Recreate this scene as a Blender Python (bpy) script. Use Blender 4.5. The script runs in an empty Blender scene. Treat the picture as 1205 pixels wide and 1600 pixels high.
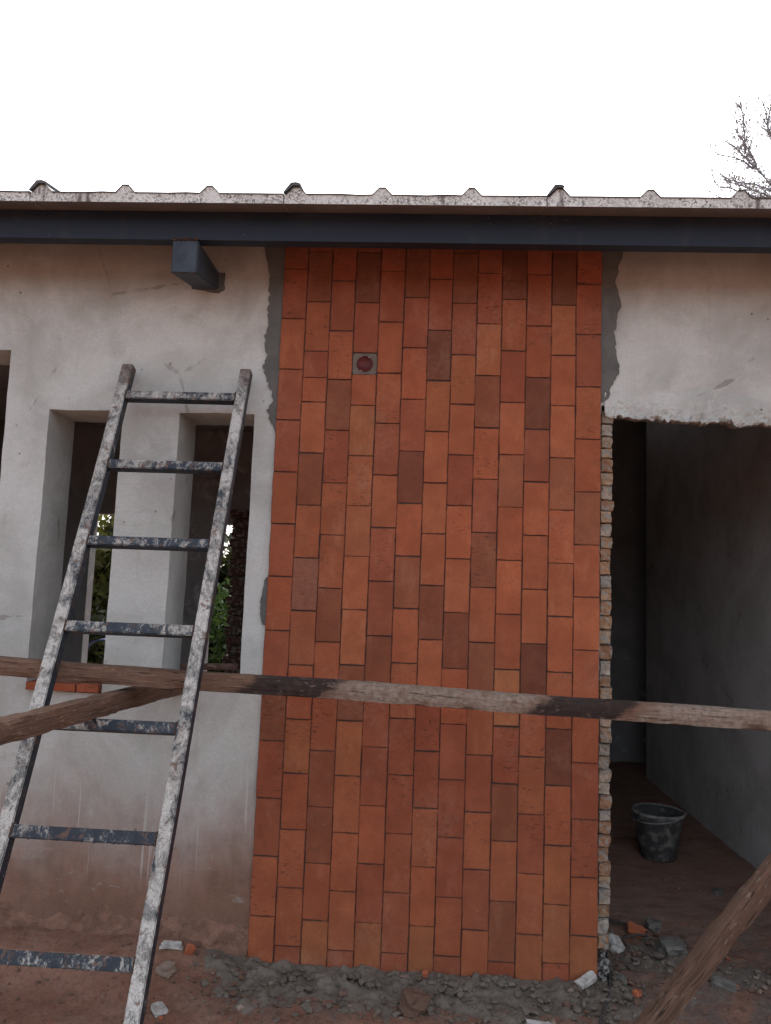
import bpy, bmesh, math, random
from mathutils import Vector, Matrix, noise
C = bpy.context.scene.collection
SC = bpy.context.scene
R = math.radians

# ------------------------------------------------------------------ camera, sky, sun, exposure
cd = bpy.data.cameras.new('camera'); cam = bpy.data.objects.new('camera', cd); C.objects.link(cam)
cd.sensor_fit = 'VERTICAL'; cd.sensor_height = 36.0; cd.lens = 25.97
cd.clip_start = 0.05; cd.clip_end = 400
rx = Vector((0.998102, 0.048919, 0.037398)); ux = Vector((-0.032009, -0.106652, 0.993781)); fx = Vector((-0.052603, 0.993092, 0.104883))
m = Matrix((rx, ux, -fx)).transposed().to_4x4(); m.translation = (0, 0, 1.5)
cam.matrix_world = m
SC.camera = cam

W = bpy.data.worlds.new('World'); SC.world = W; W.use_nodes = True
wn = W.node_tree; wn.nodes.clear()
SUN_EL, SUN_AZ = 58.0, 6.0              # overcast: the brightest sky stands behind the house (azimuth from +Y, clockwise)
sky = wn.nodes.new('ShaderNodeTexSky'); sky.sky_type = 'NISHITA'; sky.sun_disc = False
sky.sun_elevation = R(SUN_EL); sky.sun_rotation = R(SUN_AZ)
sky.dust_density = 4.0; sky.air_density = 1.0
hs = wn.nodes.new('ShaderNodeHueSaturation'); hs.inputs['Saturation'].default_value = 0.42
bg = wn.nodes.new('ShaderNodeBackground'); bg.inputs['Strength'].default_value = 0.15
wo = wn.nodes.new('ShaderNodeOutputWorld')
wn.links.new(sky.outputs[0], hs.inputs['Color']); wn.links.new(hs.outputs[0], bg.inputs['Color']); wn.links.new(bg.outputs[0], wo.inputs[0])
sl = bpy.data.lights.new('sun', 'SUN'); sl.energy = 0.9; sl.angle = R(80); sl.color = (1.0, 0.98, 0.95)
so = bpy.data.objects.new('sun', sl); C.objects.link(so)
sd = Vector((math.sin(R(SUN_AZ)) * math.cos(R(SUN_EL)), math.cos(R(SUN_AZ)) * math.cos(R(SUN_EL)), math.sin(R(SUN_EL))))
so.rotation_euler = sd.to_track_quat('Z', 'Y').to_euler()
SC.view_settings.view_transform = 'Standard'; SC.view_settings.look = 'None'
SC.view_settings.exposure = 1.53; SC.view_settings.gamma = 1.0; SC.view_settings.use_curve_mapping = False
SC.cycles.max_bounces = 8; SC.cycles.diffuse_bounces = 5

random.seed(7)

# ------------------------------------------------------------------ material helpers
class MT:
    def __init__(s, name):
        s.m = bpy.data.materials.new(name); s.m.use_nodes = True; s.t = s.m.node_tree; s.t.nodes.clear()
        s.out = s.n('ShaderNodeOutputMaterial'); s.b = s.n('ShaderNodeBsdfPrincipled')
        s.l(s.b.outputs[0], s.out.inputs[0]); s.b.inputs['Roughness'].default_value = 0.85
        s.b.inputs['Specular IOR Level'].default_value = 0.3
    def n(s, t): return s.t.nodes.new(t)
    def l(s, a, b): s.t.links.new(a, b)
    def pos(s): return s.n('ShaderNodeNewGeometry').outputs['Position']
    def obj(s): return s.n('ShaderNodeTexCoord').outputs['Object']
    def map(s, v, scale=(1, 1, 1), loc=(0, 0, 0)):
        k = s.n('ShaderNodeMapping'); s.l(v, k.inputs[0]); k.inputs['Scale'].default_value = scale; k.inputs['Location'].default_value = loc
        return k.outputs[0]
    def noise(s, v, scale, detail=4, rough=0.6, dist=0.0):
        k = s.n('ShaderNodeTexNoise'); s.l(v, k.inputs['Vector']); k.inputs['Scale'].default_value = scale
        k.inputs['Detail'].default_value = detail; k.inputs['Roughness'].default_value = rough; k.inputs['Distortion'].default_value = dist
        return k.outputs['Fac']
    def voro(s, v, scale, feature='F1'):
        k = s.n('ShaderNodeTexVoronoi'); s.l(v, k.inputs['Vector']); k.inputs['Scale'].default_value = scale; k.feature = feature
        return k.outputs['Distance']
    def rng(s, v, a, b, c=0.0, d=1.0, smooth=True):
        k = s.n('ShaderNodeMapRange'); k.interpolation_type = 'SMOOTHSTEP' if smooth else 'LINEAR'
        s.l(v, k.inputs[0])
        for i, x in zip((1, 2, 3, 4), (a, b, c, d)): k.inputs[i].default_value = x
        return k.outputs[0]
    def math(s, op, a, b=None):
        k = s.n('ShaderNodeMath'); k.operation = op
        for i, x in enumerate((a, b)):
            if x is None: continue
            if isinstance(x, (int, float)): k.inputs[i].default_value = x
            else: s.l(x, k.inputs[i])
        return k.outputs[0]
    def mix(s, fac, a, b, mode='MIX'):
        k = s.n('ShaderNodeMix'); k.data_type = 'RGBA'; k.blend_type = mode
        for i, x in ((0, fac), (6, a), (7, b)):
            if isinstance(x, (int, float)): k.inputs[i].default_value = x
            elif isinstance(x, tuple): k.inputs[i].default_value = (*x, 1)
            else: s.l(x, k.inputs[i])
        return k.outputs[2]
    def sep(s, v):
        k = s.n('ShaderNodeSeparateXYZ'); s.l(v, k.inputs[0]); return k.outputs
    def col(s, c): s.l(c, s.b.inputs['Base Color']) if not isinstance(c, tuple) else setattr(s.b.inputs['Base Color'], 'default_value', (*c, 1))
    def rough(s, r): s.l(r, s.b.inputs['Roughness']) if not isinstance(r, (int, float)) else setattr(s.b.inputs['Roughness'], 'default_value', r)
    def bump(s, h, strength=0.4, dist=0.01):
        k = s.n('ShaderNodeBump'); s.l(h, k.inputs['Height']); k.inputs['Strength'].default_value = strength; k.inputs['Distance'].default_value = dist
        s.l(k.outputs[0], s.b.inputs['Normal'])

def m_tile():
    t = MT('terracotta'); p = t.pos()
    base = t.n('ShaderNodeObjectInfo').outputs['Color']
    big = t.noise(p, 9, 3); mid = t.noise(p, 38, 5, 0.7); fine = t.noise(p, 190, 5, 0.75)
    c = t.mix(t.rng(big, 0.3, 0.7), base, t.mix(1.0, base, (0.78, 0.72, 0.70), 'MULTIPLY'))
    c = t.mix(t.rng(mid, 0.55, 0.8, 0, 0.6), c, t.mix(1.0, base, (1.22, 1.3, 1.3), 'MULTIPLY'))
    c = t.mix(t.rng(fine, 0.40, 0.72, 0.0, 0.65), c, t.mix(1.0, base, (0.6, 0.55, 0.55), 'MULTIPLY'))
    drag = t.noise(t.map(p, (45, 30, 190)), 1, 3, 0.6)         # short sideways drag scars of the wire cut
    patch = t.math('MULTIPLY', t.rng(t.noise(p, 13, 2), 0.42, 0.58), t.rng(t.n('ShaderNodeObjectInfo').outputs['Random'], 0.42, 0.75))
    scar = t.math('MULTIPLY', t.rng(drag, 0.58, 0.66), patch)
    c = t.mix(t.math('MULTIPLY', scar, 0.75), c, (0.07, 0.028, 0.02))
    c = t.mix(t.rng(t.noise(p, 21, 4, 0.6, 0.8), 0.50, 0.66, 0, 0.55), c, t.mix(1.0, base, (0.70, 0.72, 0.78), 'MULTIPLY'))
    c = t.mix(t.rng(t.noise(t.map(p, (14, 14, 5)), 1, 4, 0.65), 0.55, 0.75, 0, 0.45), c, t.mix(1.0, base, (1.12, 1.45, 1.7), 'MULTIPLY'))
    pale = t.math('MULTIPLY', t.rng(t.noise(p, 95, 3), 0.70, 0.76), t.rng(t.noise(p, 6, 2), 0.42, 0.6))
    c = t.mix(t.math('MULTIPLY', pale, 0.65), c, (0.45, 0.36, 0.30))
    haze = t.math('MULTIPLY', t.rng(t.noise(p, 3.1, 4, 0.65, 0.8), 0.50, 0.68), t.rng(t.noise(p, 55, 4, 0.7), 0.38, 0.62))
    c = t.mix(t.math('MULTIPLY', haze, 0.15), c, (0.40, 0.27, 0.20))
    # thin dark rim where mortar juice dried along the edges
    sx = t.sep(t.n('ShaderNodeTexCoord').outputs['Generated'])
    ex = t.math('ABSOLUTE', t.math('SUBTRACT', sx[0], 0.5)); ez = t.math('ABSOLUTE', t.math('SUBTRACT', sx[2], 0.5))
    wob = t.math('MULTIPLY', t.noise(p, 85, 4, 0.7), 0.06)
    edge = t.math('MAXIMUM', t.rng(t.math('ADD', ex, wob), 0.470, 0.515), t.rng(t.math('ADD', ez, t.math('MULTIPLY', wob, 0.5)), 0.487, 0.512))
    c = t.mix(t.math('MULTIPLY', edge, t.rng(t.noise(p, 19, 3), 0.40, 0.65, 0.1, 0.75)), c, (0.10, 0.04, 0.028))
    t.col(c); t.rough(0.88)
    t.bump(t.math('SUBTRACT', t.math('ADD', t.math('MULTIPLY', mid, 0.6), t.math('MULTIPLY', fine, 0.35)), t.math('MULTIPLY', scar, 0.8)), 0.45, 0.003)
    return t.m

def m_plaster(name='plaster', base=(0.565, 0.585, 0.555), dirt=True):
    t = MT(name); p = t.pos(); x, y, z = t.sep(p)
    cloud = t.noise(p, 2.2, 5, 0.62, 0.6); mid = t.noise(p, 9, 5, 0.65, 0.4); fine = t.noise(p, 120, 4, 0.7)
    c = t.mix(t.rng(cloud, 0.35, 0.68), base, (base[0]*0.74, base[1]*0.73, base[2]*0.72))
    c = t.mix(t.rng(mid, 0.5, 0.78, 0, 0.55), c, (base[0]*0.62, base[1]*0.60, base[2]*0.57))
    c = t.mix(t.rng(t.noise(p, 4.1, 6, 0.7, 1.2), 0.55, 0.72, 0, 0.5), c, (0.66, 0.65, 0.64))
    strk = t.noise(t.map(p, (16, 16, 1.1)), 1, 4, 0.6)
    c = t.mix(t.rng(strk, 0.56, 0.78, 0, 0.3), c, (0.36, 0.335, 0.30))
    c = t.mix(t.rng(fine, 0.3, 0.75, 0, 0.3), c, (0.30, 0.28, 0.26))
    spots = t.math('MULTIPLY', t.rng(t.voro(p, 11), 0.075, 0.05), t.rng(t.noise(p, 3, 2), 0.45, 0.6))
    c = t.mix(t.math('MULTIPLY', spots, 0.75), c, (0.09, 0.07, 0.06))
    if dirt:
        # eaves shade painted in as brown, mud splashed up from the ground
        eave_shade = t.math('MULTIPLY', t.rng(t.math('ADD', z, t.math('MULTIPLY', t.math('ADD', t.math('MULTIPLY', strk, 0.3), t.math('MULTIPLY', cloud, 0.7)), 0.8)), 2.95, 3.4), 0.5)
        c = t.mix(eave_shade, c, (0.25, 0.20, 0.165))
        up = t.math('ADD', z, t.math('MULTIPLY', t.math('SUBTRACT', t.noise(t.map(p, (5, 5, 2.2)), 1, 5, 0.7), 0.5), 0.55))
        mud = t.rng(up, 0.92, 0.22)
        c = t.mix(t.math('MULTIPLY', mud, 0.93), c, t.mix(t.rng(mid, 0.3, 0.75), (0.28, 0.145, 0.097), (0.19, 0.098, 0.066)))
        mud2 = t.math('MULTIPLY', t.rng(up, 0.45, 0.05), 0.8)
        c = t.mix(mud2, c, t.mix(t.rng(fine, 0.3, 0.7), (0.13, 0.07, 0.045), (0.20, 0.115, 0.075)))
        drip = t.math('MULTIPLY', t.rng(t.noise(t.map(p, (55, 55, 1.3), (3.1, 0, 0)), 1, 2, 0.4), 0.665, 0.70), t.math('MULTIPLY', t.rng(z, 0.25, 0.4), t.rng(z, 1.0, 0.8)))
        c = t.mix(t.math('MULTIPLY', drip, 0.6), c, (0.5, 0.47, 0.44))
    tro = t.noise(t.map(p, (7, 7, 19), (0, 0, 2)), 1, 5, 0.72, 1.6)   # trowel drags
    c = t.mix(t.rng(tro, 0.58, 0.68, 0, 0.35), c, (base[0]*0.66, base[1]*0.65, base[2]*0.62))
    ck = t.voro(t.map(p, (1, 1, 1)), 1.6, 'DISTANCE_TO_EDGE')
    ck = t.math('MULTIPLY', t.rng(t.math('ADD', ck, t.math('MULTIPLY', t.math('SUBTRACT', mid, 0.5), 0.10)), 0.006, 0.002), t.rng(cloud, 0.52, 0.60))
    c = t.mix(t.math('MULTIPLY', ck, 0.5), c, (0.16, 0.14, 0.12))
    t.col(c); t.rough(0.9)
    t.bump(t.math('ADD', t.math('ADD', t.math('MULTIPLY', tro, 0.7), t.math('MULTIPLY', mid, 0.8)), t.math('MULTIPLY', fine, 0.22)), 0.35, 0.008)
    return t.m

def m_simple(name, a, b, scale=20, rough=0.85, bump=0.4, bd=0.004, stretch=(1, 1, 1), spec=0.3, lo=0.35, hi=0.7):
    t = MT(name); p = t.map(t.pos(), stretch); k = t.noise(p, scale, 5, 0.65)
    c = t.mix(t.rng(k, lo, hi), a, b)
    c = t.mix(t.rng(t.noise(p, scale*9, 3), 0.45, 0.8, 0, 0.4), c, (a[0]*0.5, a[1]*0.5, a[2]*0.5))
    t.col(c); t.rough(rough); t.b.inputs['Specular IOR Level'].default_value = spec
    t.bump(t.math('ADD', k, t.math('MULTIPLY', t.noise(p, scale*6, 4), 0.4)), bump, bd)
    return t.m

def m_wet_mortar(name, a, b):
    t = MT(name); p = t.pos(); k = t.noise(p, 14, 5, 0.65); f = t.noise(p, 170, 4, 0.7)
    c = t.mix(t.rng(k, 0.3, 0.7), a, b); c = t.mix(t.rng(f, 0.4, 0.8, 0, 0.5), c, (a[0]*0.5, a[1]*0.5, a[2]*0.5))
    t.col(c); t.rough(0.82); t.bump(t.math('ADD', k, t.math('MULTIPLY', f, 0.3)), 0.5, 0.006)
    return t.m

def m_ladder(name, side):
    # side False: the face towards the camera, buried under splashed white paint; True: navy paint chipped to rust and spatter
    t = MT(name); p = t.pos(); o = t.obj()
    amt = t.sep(t.n('ShaderNodeObjectInfo').outputs['Color'])[0]
    n1 = t.noise(t.map(p, (1, 1, 0.6)), 95, 6, 0.78, 0.6); n2 = t.noise(t.map(p, (0.7, 1, 0.45)), 17, 5, 0.72, 1.2); n3 = t.noise(p, 210, 3, 0.7)
    navy = t.mix(t.rng(n2, 0.35, 0.7), (0.012, 0.018, 0.028), (0.026, 0.036, 0.05))
    white = t.mix(t.rng(n3, 0.3, 0.75), (0.56, 0.545, 0.51), (0.33, 0.31, 0.28))
    grey = t.mix(t.rng(n2, 0.4, 0.65), (0.20, 0.195, 0.18), (0.34, 0.32, 0.285))
    v = t.math('ADD', t.math('MULTIPLY', n1, 0.5), t.math('MULTIPLY', n2, 0.5))
    thr = t.math('SUBTRACT', 0.735 if side else 0.70, t.math('MULTIPLY', amt, 0.06 if side else 0.235))
    d = t.math('SUBTRACT', v, thr)
    d = t.math('ADD', d, t.math('MULTIPLY', t.math('SUBTRACT', t.noise(p, 4.3, 2), 0.5), 0.30))
    c = t.mix(t.rng(d, -0.10, -0.03), navy, grey)
    c = t.mix(t.rng(d, -0.02, 0.06), c, white)
    rust = t.rng(t.noise(p, 33, 5, 0.7, 0.6), 0.54, 0.66, 0, 0.85)
    c = t.mix(rust, c, t.mix(t.rng(n3, 0.3, 0.7), (0.085, 0.04, 0.024), (0.16, 0.08, 0.05)))
    wz = t.sep(p)[2]                                            # the unpainted, rusted stile tips
    c = t.mix(t.math('MULTIPLY', t.rng(t.math('ADD', wz, t.math('MULTIPLY', t.math('SUBTRACT', n1, 0.5), 0.3)), 2.30, 2.40), 0.75), c, t.mix(t.rng(n3, 0.3, 0.7), (0.06, 0.036, 0.028), (0.15, 0.10, 0.075)))
    t.col(c); t.rough(t.rng(d, -0.05, 0.05, 0.5, 0.8)); t.b.inputs['Specular IOR Level'].default_value = 0.4
    t.bump(t.math('ADD', t.rng(d, -0.05, 0.05), t.math('MULTIPLY', n3, 0.4)), 0.5, 0.0015)
    return t.m

def m_wood(name, a, b, dark, dark_at=(), pale=(0.33, 0.29, 0.25), pale_at=(), top=(0.15, 0.075, 0.045)):
    # grain runs along local X; bare, tarred and cement-smeared stretches of the timber lie at fixed places along it
    t = MT(name); o = t.obj(); x, y, z = t.sep(o)
    g = t.noise(t.map(o, (3.5, 42, 42)), 1.6, 7, 0.7, 1.4); big = t.noise(o, 5, 4, 0.6); fine = t.noise(t.map(o, (20, 150, 150)), 1.5, 4, 0.7)
    c = t.mix(t.rng(g, 0.33, 0.68), a, b)
    c = t.mix(t.rng(big, 0.45, 0.72, 0, 0.55), c, top)
    w = t.math('ADD', x, t.math('MULTIPLY', t.math('SUBTRACT', t.noise(o, 13, 4, 0.65), 0.5), 0.16))
    w = t.math('ADD', w, t.math('MULTIPLY', z, -1.3))
    for (s0, s1) in pale_at:
        k = t.math('MULTIPLY', t.rng(w, s0-0.05, s0+0.08), t.rng(w, s1+0.1, s1-0.1))
        k = t.math('MULTIPLY', k, t.rng(t.noise(o, 24, 5, 0.7), 0.33, 0.55, 0.25, 0.95))
        c = t.mix(k, c, t.mix(t.rng(t.noise(o, 60, 4), 0.35, 0.7), pale, (pale[0]*0.62, pale[1]*0.6, pale[2]*0.58)))
    for (s0, s1) in dark_at:
        k = t.math('MULTIPLY', t.rng(w, s0-0.04, s0+0.02), t.rng(w, s1+0.02, s1-0.02))
        k = t.math('MULTIPLY', k, t.rng(t.noise(o, 40, 4), 0.25, 0.5, 0.7, 0.97))
        c = t.mix(k, c, dark)
    crack = t.rng(t.noise(t.map(o, (4, 60, 60)), 1.3, 5, 0.75, 1.0), 0.60, 0.66)
    scuff = t.math('MULTIPLY', t.rng(t.noise(t.map(o, (30, 110, 110)), 1.0, 4, 0.7), 0.56, 0.66), t.rng(t.noise(o, 9, 3), 0.45, 0.6))
    c = t.mix(t.math('MULTIPLY', scuff, 0.6), c, (0.30, 0.235, 0.19))
    c = t.mix(t.math('MULTIPLY', crack, 0.8), c, (0.022, 0.014, 0.011))
    c = t.mix(t.rng(fine, 0.5, 0.8, 0, 0.5), c, (0.05, 0.032, 0.024))
    t.col(c); t.rough(0.85)
    t.bump(t.math('SUBTRACT', t.math('ADD', g, t.math('MULTIPLY', fine, 0.5)), t.math('MULTIPLY', crack, 1.2)), 0.9, 0.006)
    return t.m

def m_soil():
    t = MT('soil'); p = t.pos(); x, y, z = t.sep(p)
    k = t.noise(p, 5, 6, 0.68, 0.6); f = t.noise(p, 60, 6, 0.72); ff = t.noise(p, 260, 3, 0.7)
    c = t.mix(t.rng(k, 0.32, 0.68), (0.215, 0.100, 0.063), (0.285, 0.155, 0.107))
    c = t.mix(t.rng(f, 0.45, 0.75, 0, 0.75), c, (0.075, 0.043, 0.031))
    c = t.mix(t.rng(t.noise(p, 21, 5, 0.7), 0.56, 0.70, 0, 0.75), c, (0.20, 0.125, 0.09))
    c = t.mix(t.rng(t.noise(p, 33, 4, 0.6), 0.66, 0.72, 0, 0.7), c, (0.24, 0.09, 0.05))
    gm = t.math('MULTIPLY', t.math('MULTIPLY', t.rng(y, 2.55, 2.95), t.rng(y, 4.3, 3.5)), t.rng(x, -1.0, -0.5))
    gm = t.math('MULTIPLY', gm, t.rng(t.noise(p, 7, 5, 0.7, 0.5), 0.40, 0.62))
    c = t.mix(t.math('MULTIPLY', gm, 0.75), c, t.mix(t.rng(f, 0.35, 0.7), (0.165, 0.15, 0.13), (0.09, 0.08, 0.07)))
    c = t.mix(t.rng(ff, 0.62, 0.78, 0, 0.5), c, (0.22, 0.17, 0.14))
    indoor_lift = t.math('MULTIPLY', t.rng(y, 3.3, 3.9), t.rng(t.noise(t.map(p, (5, 14, 5)), 1, 5, 0.7), 0.30, 0.62))  # dry floor indoors, its colour lifted to brighten the dim interior
    c = t.mix(t.math('MULTIPLY', indoor_lift, 0.85), c, (0.31, 0.20, 0.15))
    t.col(c); t.rough(0.88)
    t.bump(t.math('ADD', t.math('MULTIPLY', f, 0.9), t.math('MULTIPLY', ff, 0.35)), 0.8, 0.012)
    return t.m

def m_eps():
    t = MT('foam_core'); p = t.pos(); f = t.noise(p, 150, 5, 0.75); k = t.noise(p, 7, 5, 0.7)
    x, y, z = t.sep(p)
    c = t.mix(t.rng(k, 0.3, 0.7), (0.75, 0.76, 0.72), (0.60, 0.605, 0.565))
    sp = t.math('MULTIPLY', t.rng(f, 0.47, 0.58), t.rng(t.noise(p, 13, 4, 0.7), 0.36, 0.60, 0.25, 1.0))
    c = t.mix(t.math('MULTIPLY', sp, 0.9), c, (0.07, 0.055, 0.045))
    c = t.mix(t.rng(t.noise(t.map(p, (14, 1, 3)), 1, 3), 0.60, 0.70, 0, 0.85), c, (0.09, 0.07, 0.06))
    t.col(c); t.rough(0.9); t.bump(f, 0.6, 0.004)
    return t.m

def m_leaf(name, a, b):
    t = MT(name); p = t.pos()
    t.col(t.mix(t.rng(t.noise(p, 2.5, 3), 0.35, 0.65), a, b)); t.rough(0.6)
    t.b.inputs['Transmission Weight'].default_value = 0.0
    tr = t.n('ShaderNodeBsdfTranslucent'); tr.inputs[0].default_value = (b[0]*1.1, b[1]*1.1, b[2]*0.8, 1)
    ms = t.n('ShaderNodeMixShader'); ms.inputs[0].default_value = 0.35
    t.l(t.b.outputs[0], ms.inputs[1]); t.l(tr.outputs[0], ms.inputs[2]); t.l(ms.outputs[0], t.out.inputs[0])
    return t.m

M = dict(
    tile=m_tile(), plaster=m_plaster(), corridor=m_plaster('corridor_plaster', (0.60, 0.595, 0.58), False), inner=m_plaster('shaded_inner_plaster', (0.27, 0.27, 0.275), False),  # inner: the same plaster darkened, room shade put into its colour
    bed=m_simple('joint_mortar', (0.05, 0.035, 0.03), (0.085, 0.06, 0.05), 40),
    patch=m_wet_mortar('grey_render', (0.105, 0.105, 0.098), (0.145, 0.14, 0.13)),
    heap=m_wet_mortar('damp_mortar', (0.115, 0.094, 0.074), (0.18, 0.150, 0.120)),
    rough=m_simple('rough_plaster', (0.36, 0.32, 0.275), (0.14, 0.115, 0.092), 30, bump=0.9, bd=0.01),
    oldbrick=None, eps=m_eps(),
    liner=m_simple('roof_liner', (0.215, 0.19, 0.175), (0.17, 0.15, 0.135), 6, 0.6, 0.1),
    sheet=m_simple('roof_sheet', (0.06, 0.06, 0.062), (0.11, 0.105, 0.10), 12, 0.6, 0.2),
    navy0=m_simple('navy_steel', (0.014, 0.020, 0.032), (0.020, 0.028, 0.043), 5, 0.6, 0.15, 0.002, spec=0.3),
    navy2=m_simple('chipped_navy_steel', (0.030, 0.042, 0.058), (0.055, 0.072, 0.09), 14, 0.6, 0.4, 0.003, spec=0.3),
    rust=m_simple('rusty_weld', (0.05, 0.032, 0.026), (0.11, 0.06, 0.04), 60, 0.8, 0.8, 0.005),
    lfront=m_ladder('splashed_paint', False), lside=m_ladder('navy_paint', True),
    soil=m_soil(),
    chip=m_simple('brick_chip', (0.42, 0.13, 0.06), (0.33, 0.09, 0.045), 60),
    white=m_simple('white_flake', (0.50, 0.48, 0.45), (0.27, 0.245, 0.215), 40),
    stone=m_simple('beige_stone', (0.28, 0.21, 0.165), (0.20, 0.14, 0.105), 30),
    grey=m_simple('grey_lump', (0.165, 0.15, 0.132), (0.10, 0.09, 0.078), 30),
    cable=m_simple('dark_cable', (0.03, 0.026, 0.024), (0.10, 0.09, 0.085), 90, 0.6),
    rubber=m_simple('bucket_plastic', (0.055, 0.056, 0.055), (0.25, 0.235, 0.215), 16, 0.6, 0.4, lo=0.45, hi=0.72),
    rim=m_simple('cement_crust', (0.30, 0.29, 0.275), (0.12, 0.118, 0.11), 25, 0.85, 0.6),
    red=m_simple('red_plastic', (0.115, 0.018, 0.016), (0.07, 0.012, 0.012), 40, 0.5, 0.1),
    bark=m_simple('bark', (0.25, 0.25, 0.28), (0.33, 0.33, 0.36), 10),  # pale grey-blue: glare of the bright sky put into the bark colour
    leaf=m_leaf('green_leaf', (0.026, 0.052, 0.015), (0.05, 0.085, 0.024)),
    leaf2=m_leaf('yellow_leaf', (0.055, 0.068, 0.018), (0.095, 0.098, 0.026)),
    leaf3=m_leaf('dark_leaf', (0.022, 0.03, 0.012), (0.045, 0.05, 0.018)),
    budleaf=m_leaf('glare_grey_leaf', (0.14, 0.13, 0.13), (0.19, 0.18, 0.16)),  # greyed leaf colour, sky glare painted in as on the bark
    blue=m_simple('blue_plastic', (0.03, 0.05, 0.16), (0.02, 0.035, 0.10), 10, 0.4, 0.05),
)
def m_oldbrick():
    t = MT('old_brick'); p = t.pos(); base = t.n('ShaderNodeObjectInfo').outputs['Color']
    f = t.noise(p, 90, 5, 0.7); k = t.noise(p, 26, 4, 0.7)
    c = t.mix(t.rng(k, 0.35, 0.65), base, t.mix(1.0, base, (0.6, 0.55, 0.5), 'MULTIPLY'))
    c = t.mix(t.rng(t.noise(p, 34, 3), 0.5, 0.58, 0, 0.85), c, (0.24, 0.225, 0.20))
    c = t.mix(t.rng(f, 0.58, 0.75, 0, 0.6), c, (0.10, 0.085, 0.07))
    t.col(c); t.rough(0.9); t.bump(t.math('ADD', f, k), 0.8, 0.006); return t.m
M['oldbrick'] = m_oldbrick()
def m_beam():
    t = MT('painted_beam'); p = t.pos(); k = t.noise(p, 3, 5, 0.65)
    c = t.mix(t.rng(k, 0.35, 0.7), (0.012, 0.018, 0.030), (0.022, 0.030, 0.045))
    scr = t.math('MULTIPLY', t.rng(t.noise(t.map(p, (22, 30, 70)), 1, 4, 0.7, 0.5), 0.66, 0.71), t.rng(t.noise(p, 2.3, 3), 0.48, 0.6))
    c = t.mix(t.math('MULTIPLY', scr, 0.6), c, (0.20, 0.19, 0.18))
    c = t.mix(t.rng(t.noise(t.map(p, (9, 9, 2)), 1, 4), 0.55, 0.72, 0, 0.45), c, (0.055, 0.052, 0.05))
    t.col(c); t.rough(t.rng(k, 0.3, 0.7, 0.5, 0.75)); t.bump(t.math('ADD', k, t.math('MULTIPLY', scr, -0.3)), 0.2, 0.003); return t.m
M['navy'] = m_beam()
M['mudscab'] = m_simple('mud_scab', (0.27, 0.148, 0.102), (0.15, 0.082, 0.056), 17, bump=0.9, bd=0.012)
M['clod'] = m_simple('soil_clod', (0.12, 0.066, 0.045), (0.17, 0.105, 0.076), 30, bump=0.6)
M['wood_rail'] = m_wood('rail_wood', (0.125, 0.070, 0.046), (0.235, 0.14, 0.095), (0.030, 0.020, 0.017), ((-0.60, -0.31), (0.42, 0.70)), (0.31, 0.245, 0.195), ((-0.30, 0.40), (0.75, 1.9)))
M['wood_putlog'] = m_wood('putlog_wood', (0.085, 0.048, 0.033), (0.17, 0.10, 0.068), (0.03, 0.02, 0.017))
M['wood_brace'] = m_wood('brace_wood', (0.082, 0.047, 0.032), (0.165, 0.098, 0.067), (0.06, 0.035, 0.026), ((0.62, 0.75),), (0.30, 0.25, 0.21), ((0.30, 0.55), (0.95, 1.1)))
M['wood_dark'] = m_wood('offcut_wood', (0.045, 0.026, 0.02), (0.08, 0.048, 0.036), (0.02, 0.014, 0.012))

# ------------------------------------------------------------------ object helpers
def link(name, me, mats, parent=None, loc=None):
    o = bpy.data.objects.new(name, me); C.objects.link(o)
    if mats is not None:
        for k in (mats if isinstance(mats, (list, tuple)) else [mats]): me.materials.append(k)
    if parent: o.parent = parent
    if loc is not None: o.location = loc
    return o
def from_bm(name, bm, mats, parent=None, smooth=False, loc=None):
    me = bpy.data.meshes.new(name); bm.normal_update(); bm.to_mesh(me); bm.free()
    if smooth:
        for p in me.polygons: p.use_smooth = True
    return link(name, me, mats, parent, loc)
def from_py(name, V, F, mats, parent=None, smooth=False, idx=None, loc=None):
    me = bpy.data.meshes.new(name); me.from_pydata(V, [], F); me.update()
    if idx: me.polygons.foreach_set('material_index', idx)
    if smooth: me.polygons.foreach_set('use_smooth', [True]*len(me.polygons))
    return link(name, me, mats, parent, loc)
def tag(o, label=None, cat=None, group=None, kind=None):
    for k, v in (('label', label), ('category', cat), ('group', group), ('kind', kind)):
        if v: o[k] = v
    return o
def empty(name, loc, label, cat, group=None):
    o = bpy.data.objects.new(name, None); o.empty_display_size = 0.1; C.objects.link(o); o.location = loc
    return tag(o, label, cat, group)
def box_bm(bm, lo, hi, bev=0.0):
    r = bmesh.ops.create_cube(bm, size=1.0); vs = r['verts']
    for v in vs:
        v.co = Vector([lo[i] + (v.co[i]+0.5)*(hi[i]-lo[i]) for i in range(3)])
    if bev:
        es = list({e for v in vs for e in v.link_edges})
        bmesh.ops.bevel(bm, geom=es, offset=bev, segments=1, affect='EDGES')
def box(name, lo, hi, mat, parent=None, bev=0.0):
    bm = bmesh.new(); box_bm(bm, lo, hi, bev); return from_bm(name, bm, mat, parent)
def nz(x, y=0.0, z=0.0, s=1.0): return noise.noise(Vector((x*s, y*s, z*s)))
def fb(x, y=0.0, z=0.0, s=1.0, o=4): return noise.fractal(Vector((x*s, y*s, z*s)), 1.0, 2.0, o)
def sm(a, b, x):
    t = max(0.0, min(1.0, (x-a)/(b-a))); return t*t*(3-2*t)
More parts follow.
